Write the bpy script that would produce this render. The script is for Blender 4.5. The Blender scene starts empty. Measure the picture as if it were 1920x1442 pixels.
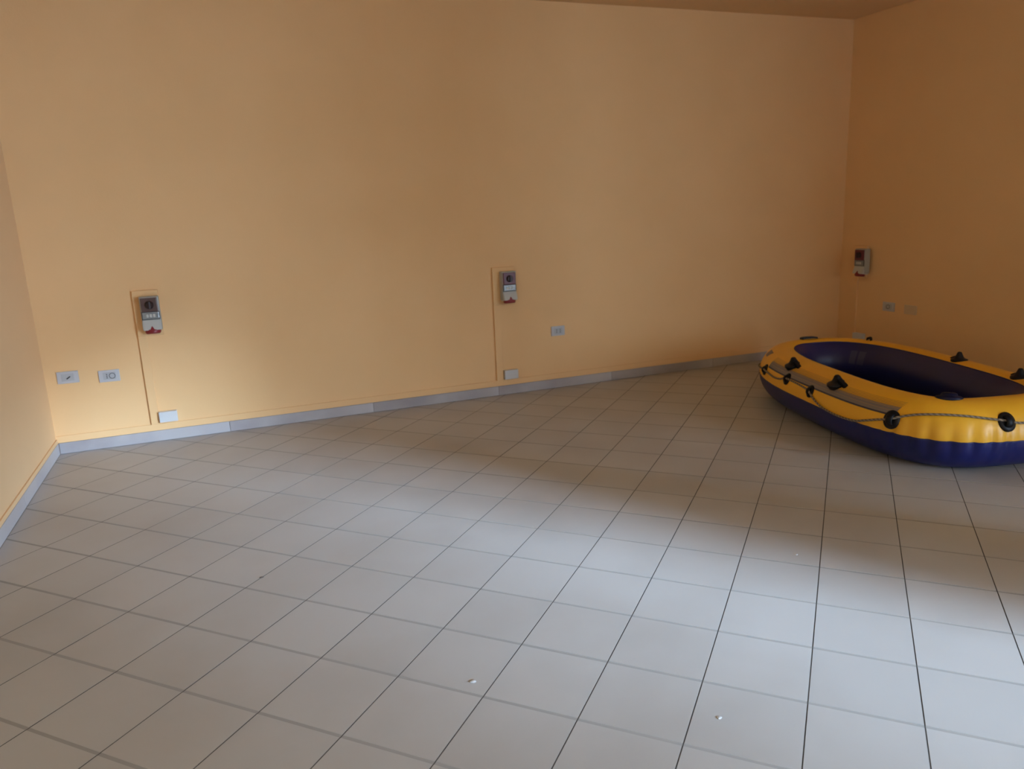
import bpy, bmesh, math, random
import numpy as np
from mathutils import Vector, Matrix

random.seed(7)
scene = bpy.context.scene
col = scene.collection

# ------------------------------------------------------------------ camera
F_PX, YAW, PITCH, ROLL = 1420.4, 0.364534, 0.225819, 0.043849
CAM = Vector((1.07733, -5.48976, 1.42545))
cy_, sy_, cp_, sp_ = math.cos(YAW), math.sin(YAW), math.cos(PITCH), math.sin(PITCH)
fwd = Vector((sy_ * cp_, cy_ * cp_, -sp_))
right0 = Vector((cy_, -sy_, 0))
down0 = fwd.cross(right0)
right = right0 * math.cos(ROLL) + down0 * math.sin(ROLL)
down = down0 * math.cos(ROLL) - right0 * math.sin(ROLL)
cam_data = bpy.data.cameras.new('camera')
cam_data.sensor_width = 36.0
cam_data.lens = 36.0 * F_PX / 1920.0
cam_data.clip_start = 0.05
cam_data.dof.use_dof = True            # the photo is slightly out of focus on the walls
cam_data.dof.focus_distance = 2.7
cam_data.dof.aperture_fstop = 3.6
cam = bpy.data.objects.new('camera', cam_data)
M = Matrix((( right.x, -down.x, -fwd.x, CAM.x),
            ( right.y, -down.y, -fwd.y, CAM.y),
            ( right.z, -down.z, -fwd.z, CAM.z),
            (0, 0, 0, 1)))
cam.matrix_world = M
col.objects.link(cam)
scene.camera = cam

# ------------------------------------------------------------------ room size
L, H = 6.495, 2.907          # right wall x, ceiling height
YF = -11.8                   # inner face of the street wall (behind the camera)
WALL_T = 0.30
OPEN_F = []   # x0, x1, z0, z1 in the street wall
OPEN_R = [(-11.4, -8.3, 0.0, 2.88), (-6.78, -6.56, 0.0, 2.88)]   # y0, y1, z0, z1 of unseen right wall openings, placed to shape the daylight

# ------------------------------------------------------------------ light
world = bpy.data.worlds.new('overcast_sky')
scene.world = world
world.use_nodes = True
wn = world.node_tree.nodes
wn['Background'].inputs['Color'].default_value = (0.56, 0.76, 0.98, 1)
wn['Background'].inputs['Strength'].default_value = 4.6

sun_data = bpy.data.lights.new('hazy_sun', 'SUN')
sun_data.energy = 1.5
sun_data.angle = math.radians(10)
sun_data.color = (0.58, 0.78, 1.0)
sun = bpy.data.objects.new('hazy_sun', sun_data)
SUN_EL = math.radians(15.3)
sdir = Vector((-0.53, 0.85, 0)).normalized() * math.cos(SUN_EL) + Vector((0, 0, -math.sin(SUN_EL)))
sun.rotation_euler = sdir.to_track_quat('-Z', 'Y').to_euler()
sun.location = (9, -12, 5)
col.objects.link(sun)

def portal(loc, rot, w, h):             # sky portals in the wall openings
    pd = bpy.data.lights.new('sky_portal', 'AREA')
    pd.shape = 'RECTANGLE'
    pd.size, pd.size_y = w, h
    pd.cycles.is_portal = True
    po = bpy.data.objects.new('sky_portal', pd)
    po.location = loc
    po.rotation_euler = rot
    col.objects.link(po)
for (x0, x1, z0, z1) in OPEN_F:
    portal(((x0 + x1) / 2, YF - WALL_T - 0.02, (z0 + z1) / 2), (math.radians(90), 0, 0), x1 - x0, z1 - z0)
for (y0, y1, z0, z1) in OPEN_R:
    portal((L + .10, (y0 + y1) / 2, (z0 + z1) / 2), (math.radians(90), 0, math.radians(90)), y1 - y0, z1 - z0)

vs = scene.view_settings
vs.view_transform = 'Standard'
vs.look = 'None'
vs.exposure = 2.98
vs.gamma = 1.0
vs.use_curve_mapping = False
try:
    scene.cycles.max_bounces = 10
    scene.cycles.diffuse_bounces = 7
except Exception:
    pass

# ------------------------------------------------------------------ materials
def mat(name, rgb, rough=0.6, spec=0.5, coat=0.0):
    m = bpy.data.materials.new(name)
    m.use_nodes = True
    b = m.node_tree.nodes['Principled BSDF']
    b.inputs['Base Color'].default_value = (*rgb, 1)
    b.inputs['Roughness'].default_value = rough
    b.inputs['Specular IOR Level'].default_value = spec
    b.inputs['Coat Weight'].default_value = coat
    return m

def noisy(name, rgb, rgb2, scale, rough=0.6, spec=0.5, bump=0.0, bump_scale=80.0, coords='Object', lo=.35, hi=.65, rand=0.0):
    """two-tone noise colour, optional fine bump and per-object value change"""
    m = mat(name, rgb, rough, spec)
    nt = m.node_tree
    N, K = nt.nodes, nt.links
    b = N['Principled BSDF']
    tc = N.new('ShaderNodeTexCoord')
    nz = N.new('ShaderNodeTexNoise')
    nz.inputs['Scale'].default_value = scale
    nz.inputs['Detail'].default_value = 5
    if coords == 'World':
        g = N.new('ShaderNodeNewGeometry')
        src = g.outputs['Position']
    else:
        src = tc.outputs[coords]
    K.new(src, nz.inputs['Vector'])
    mr = N.new('ShaderNodeMapRange')
    mr.inputs['From Min'].default_value = lo
    mr.inputs['From Max'].default_value = hi
    K.new(nz.outputs['Fac'], mr.inputs['Value'])
    mx = N.new('ShaderNodeMix')
    mx.data_type = 'RGBA'
    mx.inputs['A'].default_value = (*rgb, 1)
    mx.inputs['B'].default_value = (*rgb2, 1)
    K.new(mr.outputs['Result'], mx.inputs['Factor'])
    out = mx.outputs['Result']
    if rand:
        oi = N.new('ShaderNodeObjectInfo')
        mr2 = N.new('ShaderNodeMapRange')
        mr2.inputs['To Min'].default_value = 1 - rand
        mr2.inputs['To Max'].default_value = 1 + rand
        K.new(oi.outputs['Random'], mr2.inputs['Value'])
        hs = N.new('ShaderNodeHueSaturation')
        K.new(out, hs.inputs['Color'])
        K.new(mr2.outputs['Result'], hs.inputs['Value'])
        out = hs.outputs['Color']
    K.new(out, b.inputs['Base Color'])
    if bump:
        n2 = N.new('ShaderNodeTexNoise')
        n2.inputs['Scale'].default_value = bump_scale
        n2.inputs['Detail'].default_value = 3
        K.new(src, n2.inputs['Vector'])
        bp = N.new('ShaderNodeBump')
        bp.inputs['Strength'].default_value = bump
        bp.inputs['Distance'].default_value = 0.002
        K.new(n2.outputs['Fac'], bp.inputs['Height'])
        K.new(bp.outputs['Normal'], b.inputs['Normal'])
    return m

M_WALL = noisy('cream_wall_paint', (0.83, 0.545, 0.285), (0.80, 0.52, 0.265), 1.3, 0.75, 0.25, 0.25, 140, 'World')
M_CEIL = noisy('cream_ceiling_paint', (0.74, 0.51, 0.28), (0.70, 0.48, 0.26), 1.1, 0.85, 0.2, 0.2, 120, 'World')
M_TILE = noisy('grey_ceramic_tile', (0.45, 0.45, 0.455), (0.40, 0.39, 0.385), 1.6, 0.42, 0.45, 0.06, 60, 'World', .42, .72, 0.03)
M_SKIRT = noisy('lilac_grey_skirting', (0.34, 0.315, 0.335), (0.43, 0.41, 0.425), 2.2, 0.45, 0.45, 0.0, 60, 'World', .4, .6, 0.07)
def end_fade(m):
    nt = m.node_tree
    N, K = nt.nodes, nt.links
    b = N['Principled BSDF']
    src = b.inputs['Base Color'].links[0].from_socket
    tc = N.new('ShaderNodeTexCoord')
    sx = N.new('ShaderNodeSeparateXYZ')
    K.new(tc.outputs['Generated'], sx.inputs[0])
    pw = N.new('ShaderNodeMath'); pw.operation = 'POWER'; pw.inputs[1].default_value = 5
    K.new(sx.outputs['X'], pw.inputs[0])
    ml = N.new('ShaderNodeMath'); ml.operation = 'MULTIPLY'; ml.inputs[1].default_value = .45
    K.new(pw.outputs[0], ml.inputs[0])
    mx = N.new('ShaderNodeMix'); mx.data_type = 'RGBA'
    mx.inputs['B'].default_value = (0.62, 0.62, 0.66, 1)
    K.new(ml.outputs[0], mx.inputs['Factor']); K.new(src, mx.inputs['A'])
    K.new(mx.outputs['Result'], b.inputs['Base Color'])
end_fade(M_SKIRT)
M_MORTAR = mat('skirting_mortar', (0.40, 0.36, 0.34), 0.9)
M_PLASTIC = mat('white_plastic', (0.60, 0.61, 0.63), 0.4)
M_CREAMPLATE = mat('cream_plate_plastic', (0.62, 0.47, 0.31), 0.45)
M_WALL2 = noisy('left_wall_pale_cream', (0.82, 0.575, 0.335), (0.79, 0.55, 0.315), 1.3, 0.75, 0.25, 0.25, 140, 'World')  # left wall tone, slightly paler than the other walls
M_PLATE = mat('grey_plate_plastic', (0.50, 0.50, 0.53), 0.4)
M_MODULE = mat('module_plastic', (0.42, 0.43, 0.46), 0.4)
M_HOLE = mat('socket_hole_black', (0.025, 0.025, 0.03), 0.5)
M_SOCKBODY = mat('grey_socket_plastic', (0.36, 0.36, 0.34), 0.45)
M_SOCKLOW = mat('pale_grey_socket_plastic', (0.50, 0.51, 0.49), 0.4)
M_MAROON = mat('maroon_switch_plastic', (0.13, 0.022, 0.035), 0.35)
M_BROWN = mat('brown_switch_plastic', (0.10, 0.055, 0.05), 0.4)
M_KNOB = mat('dark_knob_plastic', (0.025, 0.008, 0.01), 0.4)
M_WINDOW = mat('smoked_breaker_window', (0.24, 0.25, 0.26), 0.12)
M_RED = mat('red_plastic', (0.22, 0.012, 0.02), 0.45)
M_YEL = noisy('yellow_vinyl', (0.87, 0.465, 0.028), (0.84, 0.44, 0.025), 3.0, 0.38, 0.5, 0.05, 30)
M_BLUE = noisy('blue_vinyl', (0.008, 0.013, 0.125), (0.007, 0.011, 0.105), 3.0, 0.38, 0.5, 0.05, 30)
M_INNER = noisy('navy_inner_vinyl', (0.014, 0.017, 0.115), (0.012, 0.014, 0.095), 3.0, 0.4, 0.45, 0.05, 30)
M_PATCH = mat('pale_navy_patch', (0.035, 0.04, 0.12), 0.4)
M_BLACK = mat('black_rubber', (0.006, 0.006, 0.009), 0.45, 0.25)
M_BLUECAP = mat('navy_valve_plastic', (0.006, 0.007, 0.03), 0.4, 0.25)
M_GREYPRINT = mat('grey_print', (0.22, 0.18, 0.165), 0.45)
M_DARKPRINT = mat('dark_navy_print', (0.03, 0.03, 0.06), 0.45)
M_LINEPRINT = mat('brown_line_print', (0.30, 0.16, 0.05), 0.45)
M_PAVE = mat('pavement_grey', (0.30, 0.29, 0.28), 0.9)
M_LOWBOUNCE = mat('low_bounce_grey', (0.17, 0.175, 0.18), 0.6)  # for the unseen front wall, kept dark to cut warm bounce
M_PILLARGREY = mat('unseen_pillar_grey', (0.26, 0.25, 0.24), 0.9)
M_METAL = mat('galvanised_screw', (0.45, 0.45, 0.46), 0.35)

# rope: twisted grey-beige strands
M_ROPE = mat('grey_rope', (0.23, 0.20, 0.16), 0.9, 0.2)
nt_ = M_ROPE.node_tree
uvn = nt_.nodes.new('ShaderNodeUVMap')
wv = nt_.nodes.new('ShaderNodeTexWave')
wv.inputs['Scale'].default_value = 1.0
wv.bands_direction = 'DIAGONAL'
rmx = nt_.nodes.new('ShaderNodeMix')
rmx.data_type = 'RGBA'
rmx.inputs['A'].default_value = (0.33, 0.27, 0.21, 1)
rmx.inputs['B'].default_value = (0.13, 0.10, 0.075, 1)
nt_.links.new(uvn.outputs['UV'], wv.inputs['Vector'])
nt_.links.new(wv.outputs['Fac'], rmx.inputs['Factor'])
nt_.links.new(rmx.outputs['Result'], nt_.nodes['Principled BSDF'].inputs['Base Color'])

# ------------------------------------------------------------------ helpers
def tag(o, label=None, cat=None, group=None, kind=None):
    if label: o['label'] = label
    if cat: o['category'] = cat
    if group: o['group'] = group
    if kind: o['kind'] = kind
    return o

def obj(name, bm, m, parent=None, smooth=False, loc=None):
    me = bpy.data.meshes.new(name)
    bmesh.ops.recalc_face_normals(bm, faces=bm.faces[:])
    bm.to_mesh(me)
    bm.free()
    for mm in (m if isinstance(m, (list, tuple)) else [m]):
        me.materials.append(mm)
    if smooth:
        for p in me.polygons:
            p.use_smooth = True
    o = bpy.data.objects.new(name, me)
    col.objects.link(o)
    if loc is not None:
        o.location = loc
    if parent is not None:
        o.parent = parent
    return o

def mesh_obj(name, verts, faces, m, parent=None, smooth=True, mat_idx=None):
    me = bpy.data.meshes.new(name)
    me.from_pydata([tuple(map(float, v)) for v in verts], [], faces)
    for mm in (m if isinstance(m, (list, tuple)) else [m]):
        me.materials.append(mm)
    for i, p in enumerate(me.polygons):
        p.use_smooth = smooth
        if mat_idx is not None:
            p.material_index = mat_idx[i]
    me.update()
    o = bpy.data.objects.new(name, me)
    col.objects.link(o)
    if parent is not None:
        o.parent = parent
    return o

def empty(name, loc, rz=0.0):
    o = bpy.data.objects.new(name, None)
    o.empty_display_size = 0.05
    o.location = loc
    o.rotation_euler = (0, 0, rz)
    col.objects.link(o)
    return o

def box(bm, x0, x1, y0, y1, z0, z1, bevel=0.0, seg=2):
    r = bmesh.ops.create_cube(bm, size=1.0)
    vs_ = r['verts']
    for v in vs_:
        v.co = Vector((x0 + (v.co.x + .5) * (x1 - x0), y0 + (v.co.y + .5) * (y1 - y0), z0 + (v.co.z + .5) * (z1 - z0)))
    if bevel:
        es = list({e for v in vs_ for e in v.link_edges})
        bmesh.ops.bevel(bm, geom=es, offset=bevel, segments=seg, affect='EDGES', profile=0.6)
    return bm

def bx(*a, bevel=0.0, seg=2):
    return box(bmesh.new(), *a, bevel=bevel, seg=seg)

def lathe(bm, prof, n=24, sx=1.0, sy=1.0, mtx=None):
    """prof: (r, z) list, closed on the axis where r == 0"""
    rings = []
    for r, z in prof:
        if r < 1e-6:
            rings.append([bm.verts.new((0, 0, z))])
        else:
            rings.append([bm.verts.new((r * sx * math.cos(2 * math.pi * i / n), r * sy * math.sin(2 * math.pi * i / n), z)) for i in range(n)])
    for a, b in zip(rings, rings[1:]):
        for i in range(n):
            j = (i + 1) % n
            if len(a) == 1 and len(b) == 1: continue
            if len(a) == 1: bm.faces.new((a[0], b[i], b[j]))
            elif len(b) == 1: bm.faces.new((a[i], a[j], b[0]))
            else: bm.faces.new((a[i], a[j], b[j], b[i]))
    if mtx is not None:
        for r in rings:
            for v in r: v.co = mtx @ v.co
    return bm

# ------------------------------------------------------------------ room shell
def wall_with_openings(a0, a1, ops, f):
    bm = bmesh.new()
    prev = a0
    for (p0, p1, z0, z1) in sorted(ops):
        if p0 > prev: box(bm, *f(prev, p0, -.1, H + .1))
        if z0 > 0: box(bm, *f(p0, p1, -.1, z0))
        box(bm, *f(p0, p1, z1, H + .1))
        prev = p1
    box(bm, *f(prev, a1, -.1, H + .1))
    return bm
X0, Y0W = -0.012, 0.012       # wall faces (skirting front faces are x = 0 and y = 0)
XR = L
o = obj('wall_back', bx(X0 - .2, XR + .2, Y0W, Y0W + .2, -.1, H + .1), M_WALL)
tag(o, 'long cream painted back wall carrying two red industrial sockets', 'wall', kind='structure')
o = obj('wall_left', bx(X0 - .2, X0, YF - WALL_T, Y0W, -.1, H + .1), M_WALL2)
tag(o, 'short stretch of cream wall at the left edge', 'wall', kind='structure')
o = obj('wall_right', wall_with_openings(YF - WALL_T, Y0W, OPEN_R, lambda a, b, c, d: (XR, XR + .08, a, b, c, d)), M_WALL)
tag(o, 'shaded cream wall at right behind the inflatable boat', 'wall', kind='structure')
o = obj('ceiling', bx(X0 + .001, XR - .001, YF + .001, Y0W - .001, H, H + .09), M_CEIL)
tag(o, 'plain cream ceiling edge above the back wall', 'ceiling', kind='structure')
o = obj('wall_front', wall_with_openings(X0, XR, OPEN_F, lambda a, b, c, d: (a, b, YF - WALL_T, YF, c, d)), M_LOWBOUNCE)
tag(o, 'plain wall far behind the viewpoint, dark grey to cut warm bounce', 'wall', kind='structure')
o = obj('shadow_pillar', bx(4.88, 5.24, -6.17, -5.85, -.1, H), M_PILLARGREY)  # unseen pillar, placed and sized to cast the brown shadow band
tag(o, 'unseen grey pillar added behind the viewpoint to cast the floor shadow band', 'pillar', kind='structure')
o = obj('pavement', bx(-30, 40, -40, 20, -.20, -.16), M_PAVE)
tag(o, 'grey pavement outside the street doorway', 'pavement', kind='structure')

# ------------------------------------------------------------------ floor tiles, laid diagonally
T = 0.30
OU, OV = -6.33963, 0.43542
C45 = math.sqrt(.5)
GU, GV = 0.0034, 0.0115       # joint widths across u (thin dark) and across v (wide pale)
def uvxy(u, v):
    return (((u - OU) + (v - OV)) * C45 * T, ((v - OV) - (u - OU)) * C45 * T)
def xyuv(x, y):
    s = x / (C45 * T); d = y / (C45 * T)
    return ((s - d) / 2 + OU, (s + d) / 2 + OV)

M_GROUT = mat('cement_grout', (0.06, 0.058, 0.058), 0.9, 0.1)
nt_ = M_GROUT.node_tree
N, K = nt_.nodes, nt_.links
g = N.new('ShaderNodeNewGeometry')
dot = N.new('ShaderNodeVectorMath'); dot.operation = 'DOT_PRODUCT'
dot.inputs[1].default_value = (C45 / T, -C45 / T, 0)       # u coordinate of the tile grid
K.new(g.outputs['Position'], dot.inputs[0])
ad = N.new('ShaderNodeMath'); ad.operation = 'ADD'; ad.inputs[1].default_value = OU + .5
K.new(dot.outputs['Value'], ad.inputs[0])
fr = N.new('ShaderNodeMath'); fr.operation = 'FRACT'
K.new(ad.outputs[0], fr.inputs[0])
sb = N.new('ShaderNodeMath'); sb.operation = 'SUBTRACT'; sb.inputs[1].default_value = .5
K.new(fr.outputs[0], sb.inputs[0])
ab = N.new('ShaderNodeMath'); ab.operation = 'ABSOLUTE'
K.new(sb.outputs[0], ab.inputs[0])
gt = N.new('ShaderNodeMath'); gt.operation = 'GREATER_THAN'; gt.inputs[1].default_value = GU / T * .55
K.new(ab.outputs[0], gt.inputs[0])
mx = N.new('ShaderNodeMix'); mx.data_type = 'RGBA'
mx.inputs['A'].default_value = (0.095, 0.092, 0.092, 1)
mx.inputs['B'].default_value = (0.345, 0.34, 0.335, 1)
K.new(gt.outputs[0], mx.inputs['Factor'])
K.new(mx.outputs['Result'], N['Principled BSDF'].inputs['Base Color'])

floor = obj('floor', bx(X0, XR, YF - WALL_T, Y0W, -.12, -.0008), M_GROUT)
tag(floor, 'grey ceramic tile floor laid diagonally across the room', 'floor', kind='structure')

def clip(poly, x0, x1, y0, y1):
    def half(P, f):
        out = []
        for i, a in enumerate(P):
            b = P[(i + 1) % len(P)]
            fa, fb = f(a), f(b)
            if fa >= 0: out.append(a)
            if fa * fb < 0:
                t = fa / (fa - fb)
                out.append((a[0] + t * (b[0] - a[0]), a[1] + t * (b[1] - a[1])))
        return out
    for f in (lambda p: p[0] - x0, lambda p: x1 - p[0], lambda p: p[1] - y0, lambda p: y1 - p[1]):
        poly = half(poly, f)
        if len(poly) < 3: return []
    return poly

def area(P):
    return abs(sum(P[i][0] * P[(i + 1) % len(P)][1] - P[(i + 1) % len(P)][0] * P[i][1] for i in range(len(P)))) / 2

def to_px(x, y, z=0.0):
    d = Vector((x, y, z)) - CAM
    w = d.dot(fwd)
    if w < .2: return None
    return (960 + F_PX * d.dot(right) / w, 721 + F_PX * d.dot(down) / w)

def prism(poly, z0, z1, ch=0.0003):
    """flat tile with a small chamfer round the top edge"""
    n = len(poly)
    cx = sum(p[0] for p in poly) / n; cyy = sum(p[1] for p in poly) / n
    def shr(p):
        d = math.hypot(p[0] - cx, p[1] - cyy)
        k = max(0, (d - ch * 1.4) / d)
        return (cx + (p[0] - cx) * k, cyy + (p[1] - cyy) * k)
    V = [(*p, z0) for p in poly] + [(*p, z1 - ch) for p in poly] + [(*shr(p), z1) for p in poly]
    Fc = [tuple(range(2 * n, 3 * n))]
    for i in range(n):
        j = (i + 1) % n
        Fc.append((i, j, n + j, n + i)); Fc.append((n + i, n + j, 2 * n + j, 2 * n + i))
    return V, Fc

def side_mat(me):
    for p in me.polygons:
        if abs(p.normal.z) < .9: p.material_index = 1

hu, hv = .5 - GU / T / 2, .5 - GV / T / 2
cells = []
for iu in range(-70, 60):
    for iv in range(-70, 60):
        q = [uvxy(iu + .5 + a * hu, iv + .5 + b * hv) for a, b in ((-1, -1), (1, -1), (1, 1), (-1, 1))]
        c = uvxy(iu + .5, iv + .5)
        P = clip(q, 0.001, L - .013, YF, -0.001)
        if len(P) < 3 or area(P) < 2e-4: continue
        px = [to_px(*p) for p in P]
        vis = 0.0
        if all(px):
            cpx = clip(px, 0, 1920, 0, 1442)
            if len(cpx) >= 3: vis = area(cpx)
        full = area(P) > .999 * (2 * hu * T) * (2 * hv * T)
        cells.append((vis, full, c, P))
cells.sort(key=lambda e: -e[0])
full_me = None
restV, restF = [], []
for k, (vis, full, c, P) in enumerate(cells):
    rel = [(p[0] - c[0], p[1] - c[1]) for p in P]
    dz = random.uniform(-.0002, .0002)
    if k < 300 and vis > 60:
        if full:
            if full_me is None:
                V, Fc = prism(rel, -.004, 0)
                full_me = bpy.data.meshes.new('floor_tile'); full_me.from_pydata(V, [], Fc); full_me.materials.append(M_TILE); full_me.materials.append(M_GROUT); side_mat(full_me); full_me.update()
            me = full_me
        else:
            V, Fc = prism(rel, -.004, 0)
            me = bpy.data.meshes.new('cut_floor_tile'); me.from_pydata(V, [], Fc); me.materials.append(M_TILE); me.materials.append(M_GROUT); side_mat(me); me.update()
        to = bpy.data.objects.new('floor_tile' if full else 'cut_floor_tile', me)
        to.location = (c[0], c[1], dz)
        col.objects.link(to); to.parent = floor
    else:
        V, Fc = prism(P, -.004, 0)
        b0 = len(restV)
        restV += V; restF += [tuple(b0 + i for i in f) for f in Fc]
o = mesh_obj('remaining_floor_tiles', restV, restF, [M_TILE, M_GROUT], floor, smooth=False)
side_mat(o.data)
o['kind'] = 'stuff'

# ------------------------------------------------------------------ skirting and the painted strip above it
BH = 0.074
def skirting(name, label, a, b, axis, front, back, cuts):
    """row of skirting pieces along x (axis 0) or y (axis 1) on a mortar bed"""
    lo, hi = sorted((front, back))
    f_in = front + (back - front) * .45
    l2, h2 = sorted((f_in, back))
    base = obj(name, bx(a, b, l2, h2, 0, BH - .003) if axis == 0 else bx(l2, h2, a, b, 0, BH - .003), M_MORTAR)
    tag(base, label, 'baseboard', kind='structure')
    for c0, c1 in zip(cuts, cuts[1:]):
        g_ = .0012
        bb = bx(c0 + g_, c1 - g_, lo, hi, .001, BH, bevel=.0015, seg=1) if axis == 0 else bx(lo, hi, c0 + g_, c1 - g_, .001, BH, bevel=.0015, seg=1)
        obj('skirting_tile', bb, M_SKIRT, base)
skirting('baseboard_back', 'lilac grey skirting tiles along the foot of the back wall', 0.0, L, 0, 0.0, Y0W, [0.0, 1.049, 2.06, 3.06, 4.07, 5.08, 6.09, L - .012])
skirting('baseboard_left', 'lilac grey skirting tiles along the foot of the left wall', YF, 0.0, 1, 0.0, X0, [-1.01 * i for i in range(11, -1, -1)])
skirting('baseboard_right', 'grey skirting tiles along the foot of the right wall behind the boat', -6.1, 0.0, 1, L - .012, L, [-1.01 * i for i in range(6, 0, -1)] + [-.001])

o = obj('trim_1', bx(X0, XR, .004, Y0W, BH + .0005, .120, bevel=.0015, seg=1), M_WALL)
tag(o, 'thin cream painted strip just above the back skirting', 'trim', kind='structure')
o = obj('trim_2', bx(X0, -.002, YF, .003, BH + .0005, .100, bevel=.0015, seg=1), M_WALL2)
tag(o, 'thin cream painted strip just above the left skirting', 'trim', kind='structure')

# ------------------------------------------------------------------ wall fittings (built facing -Y, base at the wall plane)
def screw(parent, x, z, y, r=.004):
    bm = bmesh.new()
    lathe(bm, [(0, .0015), (r * .7, .0015), (r, 0), (0, 0)], 10, mtx=Matrix.Translation((x, y, z)) @ Matrix.Rotation(math.radians(90), 4, 'X'))
    obj('screw', bm, M_METAL, parent)

def raceway(name, label, loc, rz, xl, xr, z0, z1, xb, zb, depth=.016):
    t = empty(name, loc, rz)
    tag(t, label, 'cable trunking', 'painted cable trunkings below the sockets')
    obj('trunking_cover', bx(xl, xr, -depth, 0, z0, zb, bevel=.002), M_WALL, t)
    obj('backing_board', bx(xl, xb, -depth - .004, 0, zb + .0005, z1, bevel=.003), M_WALL, t)
    return t

def industrial_socket(label, loc, rz, panel_mat, w=.116, h=.245):
    """interlocked switch socket: box, switch panel with rotary knob, breaker window, sloping lower housing, red lid"""
    t = empty('industrial_socket', loc, rz)
    tag(t, label, 'power socket', 'interlocked industrial sockets on the walls')
    hw = w / 2
    obj('body', bx(-hw, hw, -.060, 0, .028, h, bevel=.006), M_SOCKBODY, t)
    # upper switch panel, set proud of the body
    pn = obj('switch_panel', bx(-hw + .009, hw - .009, -.072, -.058, .148, h - .008, bevel=.004), panel_mat, t)
    bm = bmesh.new()
    mt = Matrix.Translation((0, -.072, .192)) @ Matrix.Rotation(math.radians(90), 4, 'X')
    lathe(bm, [(0, .018), (.018, .018), (.024, .012), (.027, 0), (0, 0)], 24, mtx=mt)
    kn = obj('rotary_knob', bm, M_KNOB, pn, smooth=False)
    obj('knob_grip', bx(-.006, .006, -.101, -.088, .168, .216, bevel=.002), M_KNOB, pn)
    # breaker window with a hinged clear cover
    wd = obj('breaker_window', bx(-hw + .008, hw - .008, -.070, -.058, .100, .145, bevel=.003), M_WINDOW, t)
    obj('window_frame', bx(-hw + .004, hw - .004, -.066, -.058, .096, .149, bevel=.002), M_HOLE, t)
    for i in range(3):
        obj('breaker_switch', bx(-.026 + i * .020, -.012 + i * .020, -.074, -.069, .112, .132, bevel=.001), M_SOCKLOW, wd)
    # sloping pale lower housing
    V = [(-hw + .002, -.060, .096), (hw - .002, -.060, .096), (hw - .002, -.086, .030), (-hw + .002, -.086, .030),
         (-hw + .002, -.010, .096), (hw - .002, -.010, .096), (hw - .002, -.010, .018), (-hw + .002, -.010, .018)]
    bm = bmesh.new()
    vv = [bm.verts.new(v) for v in V]
    for f in ((0, 1, 2, 3), (4, 5, 6, 7), (0, 1, 5, 4), (1, 2, 6, 5), (2, 3, 7, 6), (3, 0, 4, 7)):
        bm.faces.new([vv[i] for i in f])
    bmesh.ops.recalc_face_normals(bm, faces=bm.faces[:])
    bmesh.ops.bevel(bm, geom=bm.edges[:], offset=.004, segments=2, affect='EDGES')
    lw = obj('lower_housing', bm, M_SOCKLOW, t)
    # red socket collar and lid pointing down and out
    bm = bmesh.new()
    mt = Matrix.Translation((0, -.048, .034)) @ Matrix.Rotation(math.radians(172), 4, 'X')
    lathe(bm, [(0, .032), (.030, .032), (.036, .027), (.038, .018), (.038, .008), (.034, 0), (0, 0)], 28, sx=1.25, mtx=mt)
    ld = obj('socket_lid', bm, M_RED, t, smooth=False)
    bm = bmesh.new()
    vv = [bm.verts.new(v) for v in ((-.017, -.0905, .026), (.017, -.0905, .026), (0, -.081, .056), (-.017, -.083, .026), (.017, -.083, .026), (0, -.074, .056))]
    for f in ((0, 1, 2), (3, 5, 4), (0, 3, 4, 1), (1, 4, 5, 2), (2, 5, 3, 0)):
        bm.faces.new([vv[i] for i in f])
    obj('lid_latch', bm, M_RED, t)
    return t

def wall_plate(label, loc, rz, modules, w=.124, h=.078, face=None):
    t = empty('wall_plate', loc, rz)
    tag(t, label, 'wall plate', 'flush plates on the walls')
    pf = obj('plate', bx(-w / 2, w / 2, -.009, 0, -h / 2, h / 2, bevel=.0035), face or M_PLATE, t)
    obj('module_insert', bx(-.036, .036, -.0105, -.004, -.0235, .0235, bevel=.001), face or M_MODULE, t)
    for kind, mx_ in modules:
        if kind == 'key':      # one dark slanted lever
            bm = bx(-.013, .013, -.0145, -.009, -.0035, .0035, bevel=.001)
            bmesh.ops.rotate(bm, verts=bm.verts, cent=(0, -.012, 0), matrix=Matrix.Rotation(math.radians(-35), 3, 'Y'))
            bmesh.ops.translate(bm, verts=bm.verts, vec=(mx_, 0, -.002))
            obj('key_switch', bm, M_HOLE, t)
        elif kind == 'socket':
            s_ = obj('socket_module', bx(mx_ - .0105, mx_ + .0105, -.0125, -.006, -.022, .022, bevel=.0015), M_MODULE, t)
            for dz in (-.011, 0, .011):
                bm = bmesh.new()
                lathe(bm, [(0, .001), (.0036, .001), (.0036, 0), (0, 0)], 12, mtx=Matrix.Translation((mx_, -.0125, dz)) @ Matrix.Rotation(math.radians(90), 4, 'X'))
                obj('pin_hole', bm, M_HOLE, s_)
        elif kind == 'round':
            s_ = obj('socket_module', bx(mx_ - .021, mx_ + .021, -.0125, -.006, -.022, .022, bevel=.0015), M_MODULE, t)
            bm = bmesh.new()
            lathe(bm, [(.019, 0), (.019, .0012), (.016, .0012), (.015, -.001), (0, -.001)], 24, mtx=Matrix.Translation((mx_, -.0125, 0)) @ Matrix.Rotation(math.radians(90), 4, 'X'))
            obj('socket_cup', bm, M_HOLE, s_)
    return t

def junction_box(label, loc, rz, w=.112, h=.070, d=.040):
    t = empty('junction_box', loc, rz)
    tag(t, label, 'junction box', 'white junction boxes by the skirting')
    obj('box_base', bx(-w / 2, w / 2, -d * .7, 0, -h / 2, h / 2, bevel=.003), M_PLASTIC, t)
    obj('cover', bx(-w / 2 - .001, w / 2 + .001, -d, -d * .7 + .0005, -h / 2 - .001, h / 2 + .001, bevel=.004), M_PLASTIC, t)
    return t

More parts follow.
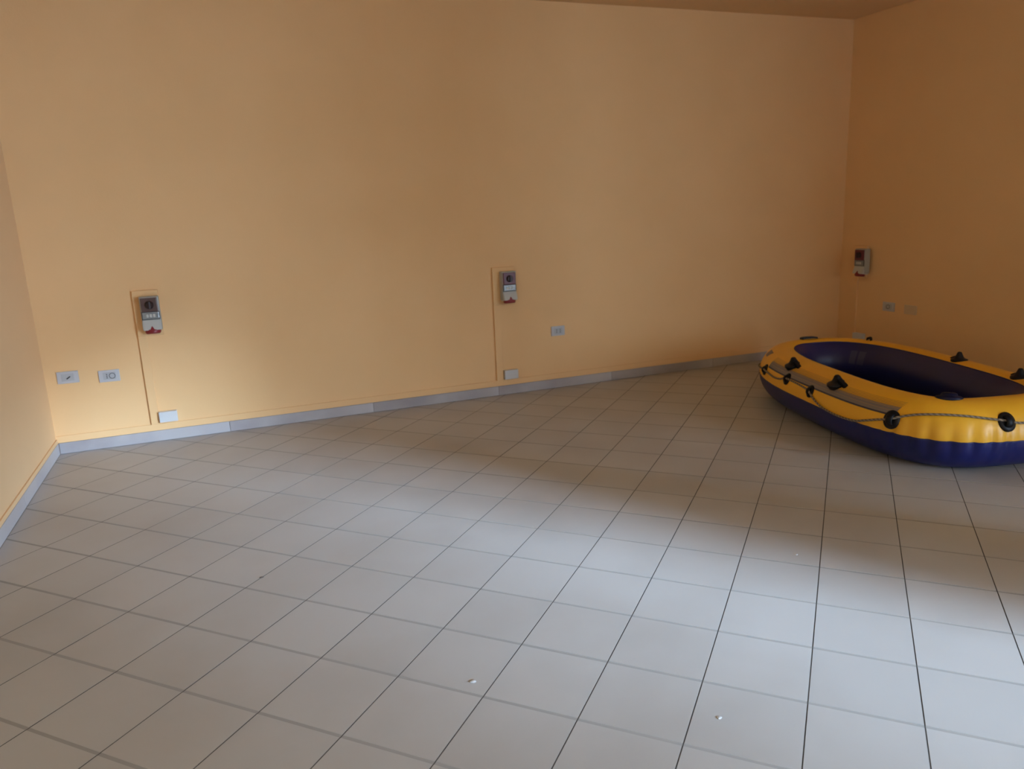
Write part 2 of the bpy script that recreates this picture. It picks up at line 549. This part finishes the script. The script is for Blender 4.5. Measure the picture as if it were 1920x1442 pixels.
# left-hand socket group on the back wall
raceway('cable_trunking', 'cream painted trunking running down under the leftmost industrial socket', (0, Y0W, 0), 0, .560, .612, .121, 1.020, .716, .720)
industrial_socket('grey industrial socket with brown switch panel, nearest the left corner', (.660, Y0W - .020, .738), 0, M_BROWN)
junction_box('white junction box above the back skirting, nearest the left corner', (.671, Y0W, .168), 0)
wall_plate('grey wall plate with one dark slanted key, leftmost on back wall', (.118, Y0W, .500), 0, [('key', .004)])
wall_plate('grey wall plate with round dark socket, beside the leftmost industrial socket', (.355, Y0W, .482), 0, [('socket', -.013), ('round', .018)])
# middle group
raceway('cable_trunking', 'cream painted trunking under the middle industrial socket with maroon panel', (0, Y0W, 0), 0, 3.048, 3.104, .121, 1.005, 3.226, .715)
industrial_socket('grey industrial socket with maroon switch panel, middle of back wall', (3.160, Y0W - .020, .728), 0, M_MAROON)
junction_box('white junction box above the back skirting below the middle industrial socket', (3.164, Y0W, .163), 0)
wall_plate('grey wall plate with two dark sockets, alone right of middle industrial socket', (3.590, Y0W, .466), 0, [('socket', -.014), ('socket', .016)], w=.118)
# right wall group (rotated to face -X)
RZ = -math.pi / 2
def R(y, z, d=0.0):
    return (XR - d, y, z)
raceway('cable_trunking', 'cream painted trunking on the shaded right wall behind the boat', (XR, 0, 0), RZ, .150, .205, .105, .985, .300, .700)
industrial_socket('dark industrial socket on the shaded right wall above the boat', R(-.283, .716, .020), RZ, M_MAROON)
junction_box('junction box low on the right wall, half hidden by the boat', R(-.265, .165), RZ)
wall_plate('grey wall plate with dark socket below the right wall industrial socket', R(-.560, .470), RZ, [('round', 0)])
wall_plate('cream blank wall plate on right wall, furthest from the corner', R(-.785, .465), RZ, [], face=M_CREAMPLATE)

# ------------------------------------------------------------------ inflatable boat
BX, BY, TH, BA, BB, N1, N2, RX, RZT, PHI_IN, PHI_OUT = (5.05054, -1.91135, 1.329816, 0.955489, 0.449000, 2.628137, 3.545723,
                                                   0.168056, 0.183484, 1.994990, -0.035701)
NT = 480
tt = np.linspace(0, 2 * np.pi, 4000, endpoint=False)
cc, ss = np.cos(tt), np.sin(tt)
nn = np.where(cc > 0, N1, N2)
ox = BA * np.sign(cc) * np.abs(cc) ** (2 / nn)
oy = BB * np.sign(ss) * np.abs(ss) ** (2 / nn)
Xc, Yc = np.append(ox, ox[0]), np.append(oy, oy[0])
Lc = np.append(0, np.cumsum(np.hypot(np.diff(Xc), np.diff(Yc))))
PER = Lc[-1]
def centre(t):
    t = t % 1.0
    return np.array([np.interp(t * PER, Lc, Xc), np.interp(t * PER, Lc, Yc)])
def normal(t):
    a, b = centre(t - .008), centre(t + .008)
    d = (b - a) / np.hypot(*(b - a))
    return np.array([d[1], -d[0]])
CEN = [centre(i / NT) for i in range(NT)]
NOR = [normal(i / NT) for i in range(NT)]
def wrinkle(t, phi):
    """puckers where the seam is gathered round the two end curves"""
    t = t % 1.0
    w = 0.0
    for c0, half in ((.440, .060), (.560, .060), (.06, .07), (.94, .07)):
        w += math.exp(-((t - c0) / half) ** 2 * 2)
    w = min(w, 1.0)
    s = math.exp(-((phi - PHI_OUT) / .50) ** 2)
    i = int(round(t / .0127))
    amp = .5 + .5 * (((i * 7919) % 13) / 13.0)
    return -0.024 * w * s * amp * (1 - abs(math.sin(math.pi * t / .0127))) ** 1.3
def hull(t, phi, off=0.0, wr=True):
    c, n = centre(t), normal(t)
    return hull_cn(t, c, n, phi, off, wr)
def hull_cn(t, c, n, phi, off, wr):
    w = wrinkle(t, phi) if wr else 0.0
    r = RX + off + w
    z = RZT + (RZT + off + w) * math.sin(phi)
    return (c[0] + n[0] * r * math.cos(phi), c[1] + n[1] * r * math.cos(phi), z)

boat = empty('inflatable_boat', (BX, BY, 0.0015), TH)
tag(boat, 'yellow and navy inflatable boat lying on the floor by the right wall', 'inflatable boat')

def tube_part(name, p0, p1, m, k):
    V, Fc = [], []
    for i in range(NT):
        for j in range(k + 1):
            V.append(hull_cn(i / NT, CEN[i], NOR[i], p0 + (p1 - p0) * j / k, 0, True))
    for i in range(NT):
        i2 = (i + 1) % NT
        for j in range(k):
            Fc.append((i * (k + 1) + j, i2 * (k + 1) + j, i2 * (k + 1) + j + 1, i * (k + 1) + j + 1))
    return mesh_obj(name, V, Fc, m, boat)
up = tube_part('upper_tube', PHI_OUT, PHI_IN, M_YEL, 28)
inn = tube_part('inner_tube_wall', PHI_IN, math.pi * 1.25, M_INNER, 14)
low = tube_part('lower_tube', PHI_OUT, -math.pi * .75, M_BLUE, 26)

# welded seam lips
def ring(name, phi, rad, m, parent, off=0.0):
    V, Fc = [], []
    k = 8
    for i in range(NT):
        t = i / NT
        p = Vector(hull_cn(t, CEN[i], NOR[i], phi, off, True)); n = Vector((NOR[i][0], NOR[i][1], 0)); up_ = Vector((0, 0, 1))
        for j in range(k):
            a = 2 * math.pi * j / k
            V.append(p + n * rad * math.cos(a) + up_ * rad * math.sin(a))
    for i in range(NT):
        i2 = (i + 1) % NT
        for j in range(k):
            j2 = (j + 1) % k
            Fc.append((i * k + j, i2 * k + j, i2 * k + j2, i * k + j2))
    return mesh_obj(name, V, Fc, m, parent)
ring('outer_seam', PHI_OUT, .004, M_BLUE, low)
ring('inner_seam', PHI_IN, .003, M_INNER, inn)

# inflated floor with lengthwise ribs
V, Fc = [], []
nr = 26
for i in range(NT):
    for j in range(nr + 1):
        s = j / nr
        c = np.array(CEN[i]) - np.array(NOR[i]) * RX * .70
        x, y = c * s
        z = .075 + .014 * abs(math.sin(math.pi * y / .11)) if s > 0 else .075
        V.append((x, y, z))
for i in range(NT):
    i2 = (i + 1) % NT
    for j in range(nr):
        Fc.append((i * (nr + 1) + j, i2 * (nr + 1) + j, i2 * (nr + 1) + j + 1, i * (nr + 1) + j + 1))
mesh_obj('inflated_floor', V, Fc, M_INNER, boat)

# printed bands on the upper tube
def band(name, t0, t1, phis, mats, parent, slant=0.0, off=.0012, seg=90):
    """phis: list of (phi0, phi1, material index) in degrees"""
    V, Fc, MI = [], [], []
    for (a, b, mi) in phis:
        k = max(2, int((b - a) / 3))
        b0 = len(V)
        for i in range(seg + 1):
            for j in range(k + 1):
                ph = a + (b - a) * j / k
                te = t1 + slant * (ph - 28)
                ts = t0 + slant * (ph - 28) * .3
                t = ts + (te - ts) * i / seg
                V.append(hull(t, math.radians(ph), off))
        for i in range(seg):
            for j in range(k):
                Fc.append((b0 + i * (k + 1) + j, b0 + (i + 1) * (k + 1) + j, b0 + (i + 1) * (k + 1) + j + 1, b0 + i * (k + 1) + j + 1))
                MI.append(mi)
    return mesh_obj(name, V, Fc, mats, parent, True, MI)
STRIPES = [(27.5, 30.5, 1), (30.5, 36.6, 0), (36.8, 42.2, 0), (42.5, 44.8, 0), (45.4, 46.6, 2), (48.2, 49.2, 2), (51, 51.9, 2), (54, 54.8, 2), (57, 57.6, 2)]
o = band('stripe_print', .140, .404, STRIPES, [M_GREYPRINT, M_DARKPRINT, M_LINEPRINT], up, slant=.00025)
o['label'] = 'printed grey band with thin stripes'
o = band('stripe_print', 1 - .404, 1 - .140, STRIPES, [M_GREYPRINT, M_DARKPRINT, M_LINEPRINT], up, slant=-.00025)
o['label'] = 'printed grey band with thin stripes'
o = band('emblem_print', .086, .101, [(42, 60, 0)], [M_GREYPRINT], up, slant=.0004, seg=12)
o['label'] = 'small grey printed patch'
for t0, t1 in ((.898, .912), (.916, .930)):
    band('pale_inner_patch', t0, t1, [(140, 172, 0)], [M_PATCH], inn, off=-.0008 + .002, seg=12)  # two slightly paler rectangles on the inner tube wall

# fittings: local frame on the hull
def frame(t, phi_deg, spin=0.0):
    ph = math.radians(phi_deg)
    p = Vector(hull(t, ph, 0, False))
    nxy = normal(t)
    tang = Vector((-nxy[1], nxy[0], 0))
    n = Vector((nxy[0] * math.cos(ph) / RX, nxy[1] * math.cos(ph) / RX, math.sin(ph) / RZT)).normalized()
    side = n.cross(tang).normalized()
    m = Matrix((( tang.x, side.x, n.x, p.x), (tang.y, side.y, n.y, p.y), (tang.z, side.z, n.z, p.z), (0, 0, 0, 1)))
    return m @ Matrix.Rotation(spin, 4, 'Z')

def grommet(t, phi, s=1.0):
    m = frame(t, phi)
    bm = bmesh.new()
    lathe(bm, [(0, -.008), (.046 * s, -.008), (.046 * s, .002), (.040 * s, .007), (.026 * s, .010), (0, .011)], 24, sx=1.0, sy=1.12, mtx=m)
    b = obj('rope_holder', bm, M_BLACK, boat, smooth=True)
    bm = bmesh.new()                    # arched saddle that the rope runs through
    k = 14
    for w in (-1,):
        rings = []
        for i in range(k + 1):
            a = math.pi * i / k
            cx_, cz_ = .026 * s * math.cos(a), .006 + .020 * s * math.sin(a)
            ringv = []
            for j in range(8):
                b_ = 2 * math.pi * j / 8
                rr = .0075 * s
                ringv.append(bm.verts.new(m @ Vector((.020 * s * math.sin(b_), cx_ + rr * math.cos(b_) * math.cos(a), cz_ + rr * math.cos(b_) * math.sin(a)))))
            rings.append(ringv)
        for r0, r1 in zip(rings, rings[1:]):
            for j in range(8):
                bm.faces.new((r0[j], r0[(j + 1) % 8], r1[(j + 1) % 8], r1[j]))
        bm.faces.new(rings[0]); bm.faces.new(rings[-1][::-1])
    obj('rope_saddle', bm, M_BLACK, b, smooth=True)

def oar_lock(t, phi, spin=0.0, s=1.0):
    m = frame(t, phi)
    ax, zz = m.col[0].to_3d(), Vector((m.col[2].x * .25, m.col[2].y * .25, 1)).normalized()   # the lock stands upright
    ay = zz.cross(ax).normalized()
    p_ = m.translation
    m = Matrix(((ax.x, ay.x, zz.x, p_.x), (ax.y, ay.y, zz.y, p_.y), (ax.z, ay.z, zz.z, p_.z), (0, 0, 0, 1))) @ Matrix.Rotation(spin, 4, 'Z')
    bm = bmesh.new()
    lathe(bm, [(0, -.03), (.05 * s, -.03), (.058 * s, -.012), (.062 * s, -.012), (.062 * s, .001), (.056 * s, .005), (.042 * s, .009), (.031 * s, .019), (.022 * s, .034), (.017 * s, .045), (.011 * s, .051), (0, .052)], 28, mtx=m)
    b = obj('oar_lock', bm, M_BLACK, boat, smooth=True)
    bm = bmesh.new()                    # sloping web that gives the lock its tail
    for yv in (-.011, .011):
        pass
    pts = [(0, .044), (.030, .028), (.072, .012), (.098, .000), (.088, -.014), (0, -.006)]
    rows = [[bm.verts.new(m @ Vector((x * s, yv * s, z * s))) for x, z in pts] for yv in (-.016, .016)]
    bm.faces.new(rows[0][::-1]); bm.faces.new(rows[1])
    for i in range(len(pts)):
        j = (i + 1) % len(pts)
        bm.faces.new((rows[0][i], rows[0][j], rows[1][j], rows[1][i]))
    bmesh.ops.recalc_face_normals(bm, faces=bm.faces[:])
    bmesh.ops.bevel(bm, geom=bm.edges[:], offset=.004, segments=2, affect='EDGES')
    obj('lock_web', bm, M_BLACK, b)

GROM = [(.133, 19), (.208, 25), (.271, 21), (.404, 21), (.483, 31)]
ALLG = GROM + [(1 - t, p) for t, p in GROM[::-1]]
for t, p in ALLG:
    grommet(t, p, 1.0 if .35 < t < .65 else .78)
for t, p, sp, sc_ in ((.197, 60, 0, .95), (.309, 57, 0, 1.0), (.742, 94, 0, .8), (.632, 94, 0, .8)):
    oar_lock(t, p, sp, sc_)

# carry handle at the far end and the small cleat next to it
def strap(t, phi, w, hgt, wid, name):
    m = frame(t, phi)
    bm = bmesh.new()
    k = 12
    rows = []
    for i in range(k + 1):
        u = -1 + 2 * i / k
        z = hgt * (1 - u ** 4)
        rows.append([bm.verts.new(m @ Vector((u * w / 2, yv, z + dz))) for yv, dz in ((-wid / 2, 0), (wid / 2, 0), (wid / 2, .012), (-wid / 2, .012))])
    for a, b in zip(rows, rows[1:]):
        for j in range(4):
            bm.faces.new((a[j], a[(j + 1) % 4], b[(j + 1) % 4], b[j]))
    bm.faces.new(rows[0]); bm.faces.new(rows[-1][::-1])
    return obj(name, bm, M_BLACK, boat)
strap(.006, 86, .120, .006, .05, 'carry_handle')
strap(.9135, 92, .030, .014, .03, 'cleat')

# air valve on the inner edge near the camera
m = frame(.443, 97)
bm = bmesh.new()
lathe(bm, [(0, -.01), (.066, -.01), (.066, .004), (.058, .010), (.040, .014), (.038, .024), (.030, .028), (0, .029)], 28, sx=1.0, sy=.75, mtx=m)
v_ = obj('air_valve', bm, M_BLUECAP, boat, smooth=True)

# grab rope: runs through every holder, hanging in between
def rope_path():
    near = [(.133, 19), (.155, 17), (.175, 16), (.192, 19), (.208, 25), (.225, 25), (.240, 24.5), (.256, 23), (.271, 21),
            (.282, 12), (.296, 5), (.310, 1), (.335, -1), (.362, 1), (.378, 8), (.391, 15), (.404, 21),
            (.412, 29), (.423, 37), (.4375, 42), (.452, 42), (.468, 37), (.483, 31)]
    far = [(1 - t, p) for t, p in near[::-1]]
    bow = [(.895, 14), (.93, 8), (.97, 6), (1.0, 6), (1.03, 6), (1.07, 8), (1.105, 14)]
    mid = [(.491, 28), (.5, 27), (.509, 28)]
    return near + mid + far + bow
RP = rope_path()
ctrl = []
for t, p in RP:
    gdist = min(abs((t % 1) - g_[0]) for g_ in ALLG)
    off = .007 + .010 * math.exp(-(gdist / .006) ** 2)
    ctrl.append(Vector(hull(t, math.radians(p), off, False)))
pts = []
n = len(ctrl)
for i in range(n):
    p0, p1, p2, p3 = ctrl[(i - 1) % n], ctrl[i], ctrl[(i + 1) % n], ctrl[(i + 2) % n]
    steps = 14
    for k in range(steps):
        u = k / steps
        pts.append(.5 * ((2 * p1) + (p2 - p0) * u + (2 * p0 - 5 * p1 + 4 * p2 - p3) * u * u + (3 * p1 - p0 - 3 * p2 + p3) * u ** 3))
me = bpy.data.meshes.new('grab_rope')
V, Fc, UV = [], [], []
k = 8
rr = .0062
dist = 0.0
for i, p in enumerate(pts):
    q = pts[(i + 1) % len(pts)]; o_ = pts[i - 1]
    d = (q - o_).normalized()
    s_ = d.cross(Vector((0, 0, 1))).normalized(); u_ = s_.cross(d)
    for j in range(k):
        a = 2 * math.pi * j / k
        V.append(p + s_ * rr * math.cos(a) + u_ * rr * math.sin(a))
acc = [0.0]
for i in range(len(pts)):
    acc.append(acc[-1] + (pts[(i + 1) % len(pts)] - pts[i]).length)
for i in range(len(pts)):
    i2 = (i + 1) % len(pts)
    for j in range(k):
        j2 = (j + 1) % k
        Fc.append((i * k + j, i2 * k + j, i2 * k + j2, i * k + j2))
        s0, s1 = acc[i] * 24, acc[i + 1] * 24
        UV += [(s0, j / k * .5), (s1, j / k * .5), (s1, (j + 1) / k * .5), (s0, (j + 1) / k * .5)]
me.from_pydata([tuple(v) for v in V], [], Fc)
uvl = me.uv_layers.new(name='UVMap')
for i, l in enumerate(uvl.data):
    l.uv = UV[i]
me.materials.append(M_ROPE)
for p in me.polygons: p.use_smooth = True
ro = bpy.data.objects.new('grab_rope', me)
col.objects.link(ro)
ro.parent = boat

# ------------------------------------------------------------------ crumbs of plaster on the floor
def px_floor(x, y, z=0.0):
    d = right * ((x - 960) / F_PX) + down * ((y - 721) / F_PX) + fwd
    return CAM + d * ((z - CAM.z) / d.z)
M_CRUMB = mat('white_plaster', (0.52, 0.52, 0.53), 0.9)
M_DIRT = mat('dark_dirt', (0.12, 0.10, 0.09), 0.9)
for (x, y, r, mm, lab) in ((887, 1278, .0085, M_CRUMB, 'largest white plaster crumb on a tile near the lower middle'),
                           (1493, 1040, .006, M_CRUMB, 'white plaster crumb on a tile at the edge of the brown shadow'),
                           (1349, 1346, .006, M_CRUMB, 'white plaster crumb on the lower right tiles'),
                           (490, 1083, .007, M_DIRT, 'dark speck of dirt on a tile joint at left')):
    bm = bmesh.new()
    bmesh.ops.create_icosphere(bm, subdivisions=2, radius=1.0)
    for v in bm.verts:
        k_ = random.uniform(.75, 1.2)
        v.co = Vector((v.co.x * r * 1.3 * k_, v.co.y * r * k_, max(-.2, v.co.z) * r * .30))
    p = px_floor(x, y)
    o = obj('plaster_crumb' if mm is M_CRUMB else 'dirt_speck', bm, mm, loc=(p.x, p.y, r * .06 + .0003))
    tag(o, lab, 'crumb' if mm is M_CRUMB else 'dirt')
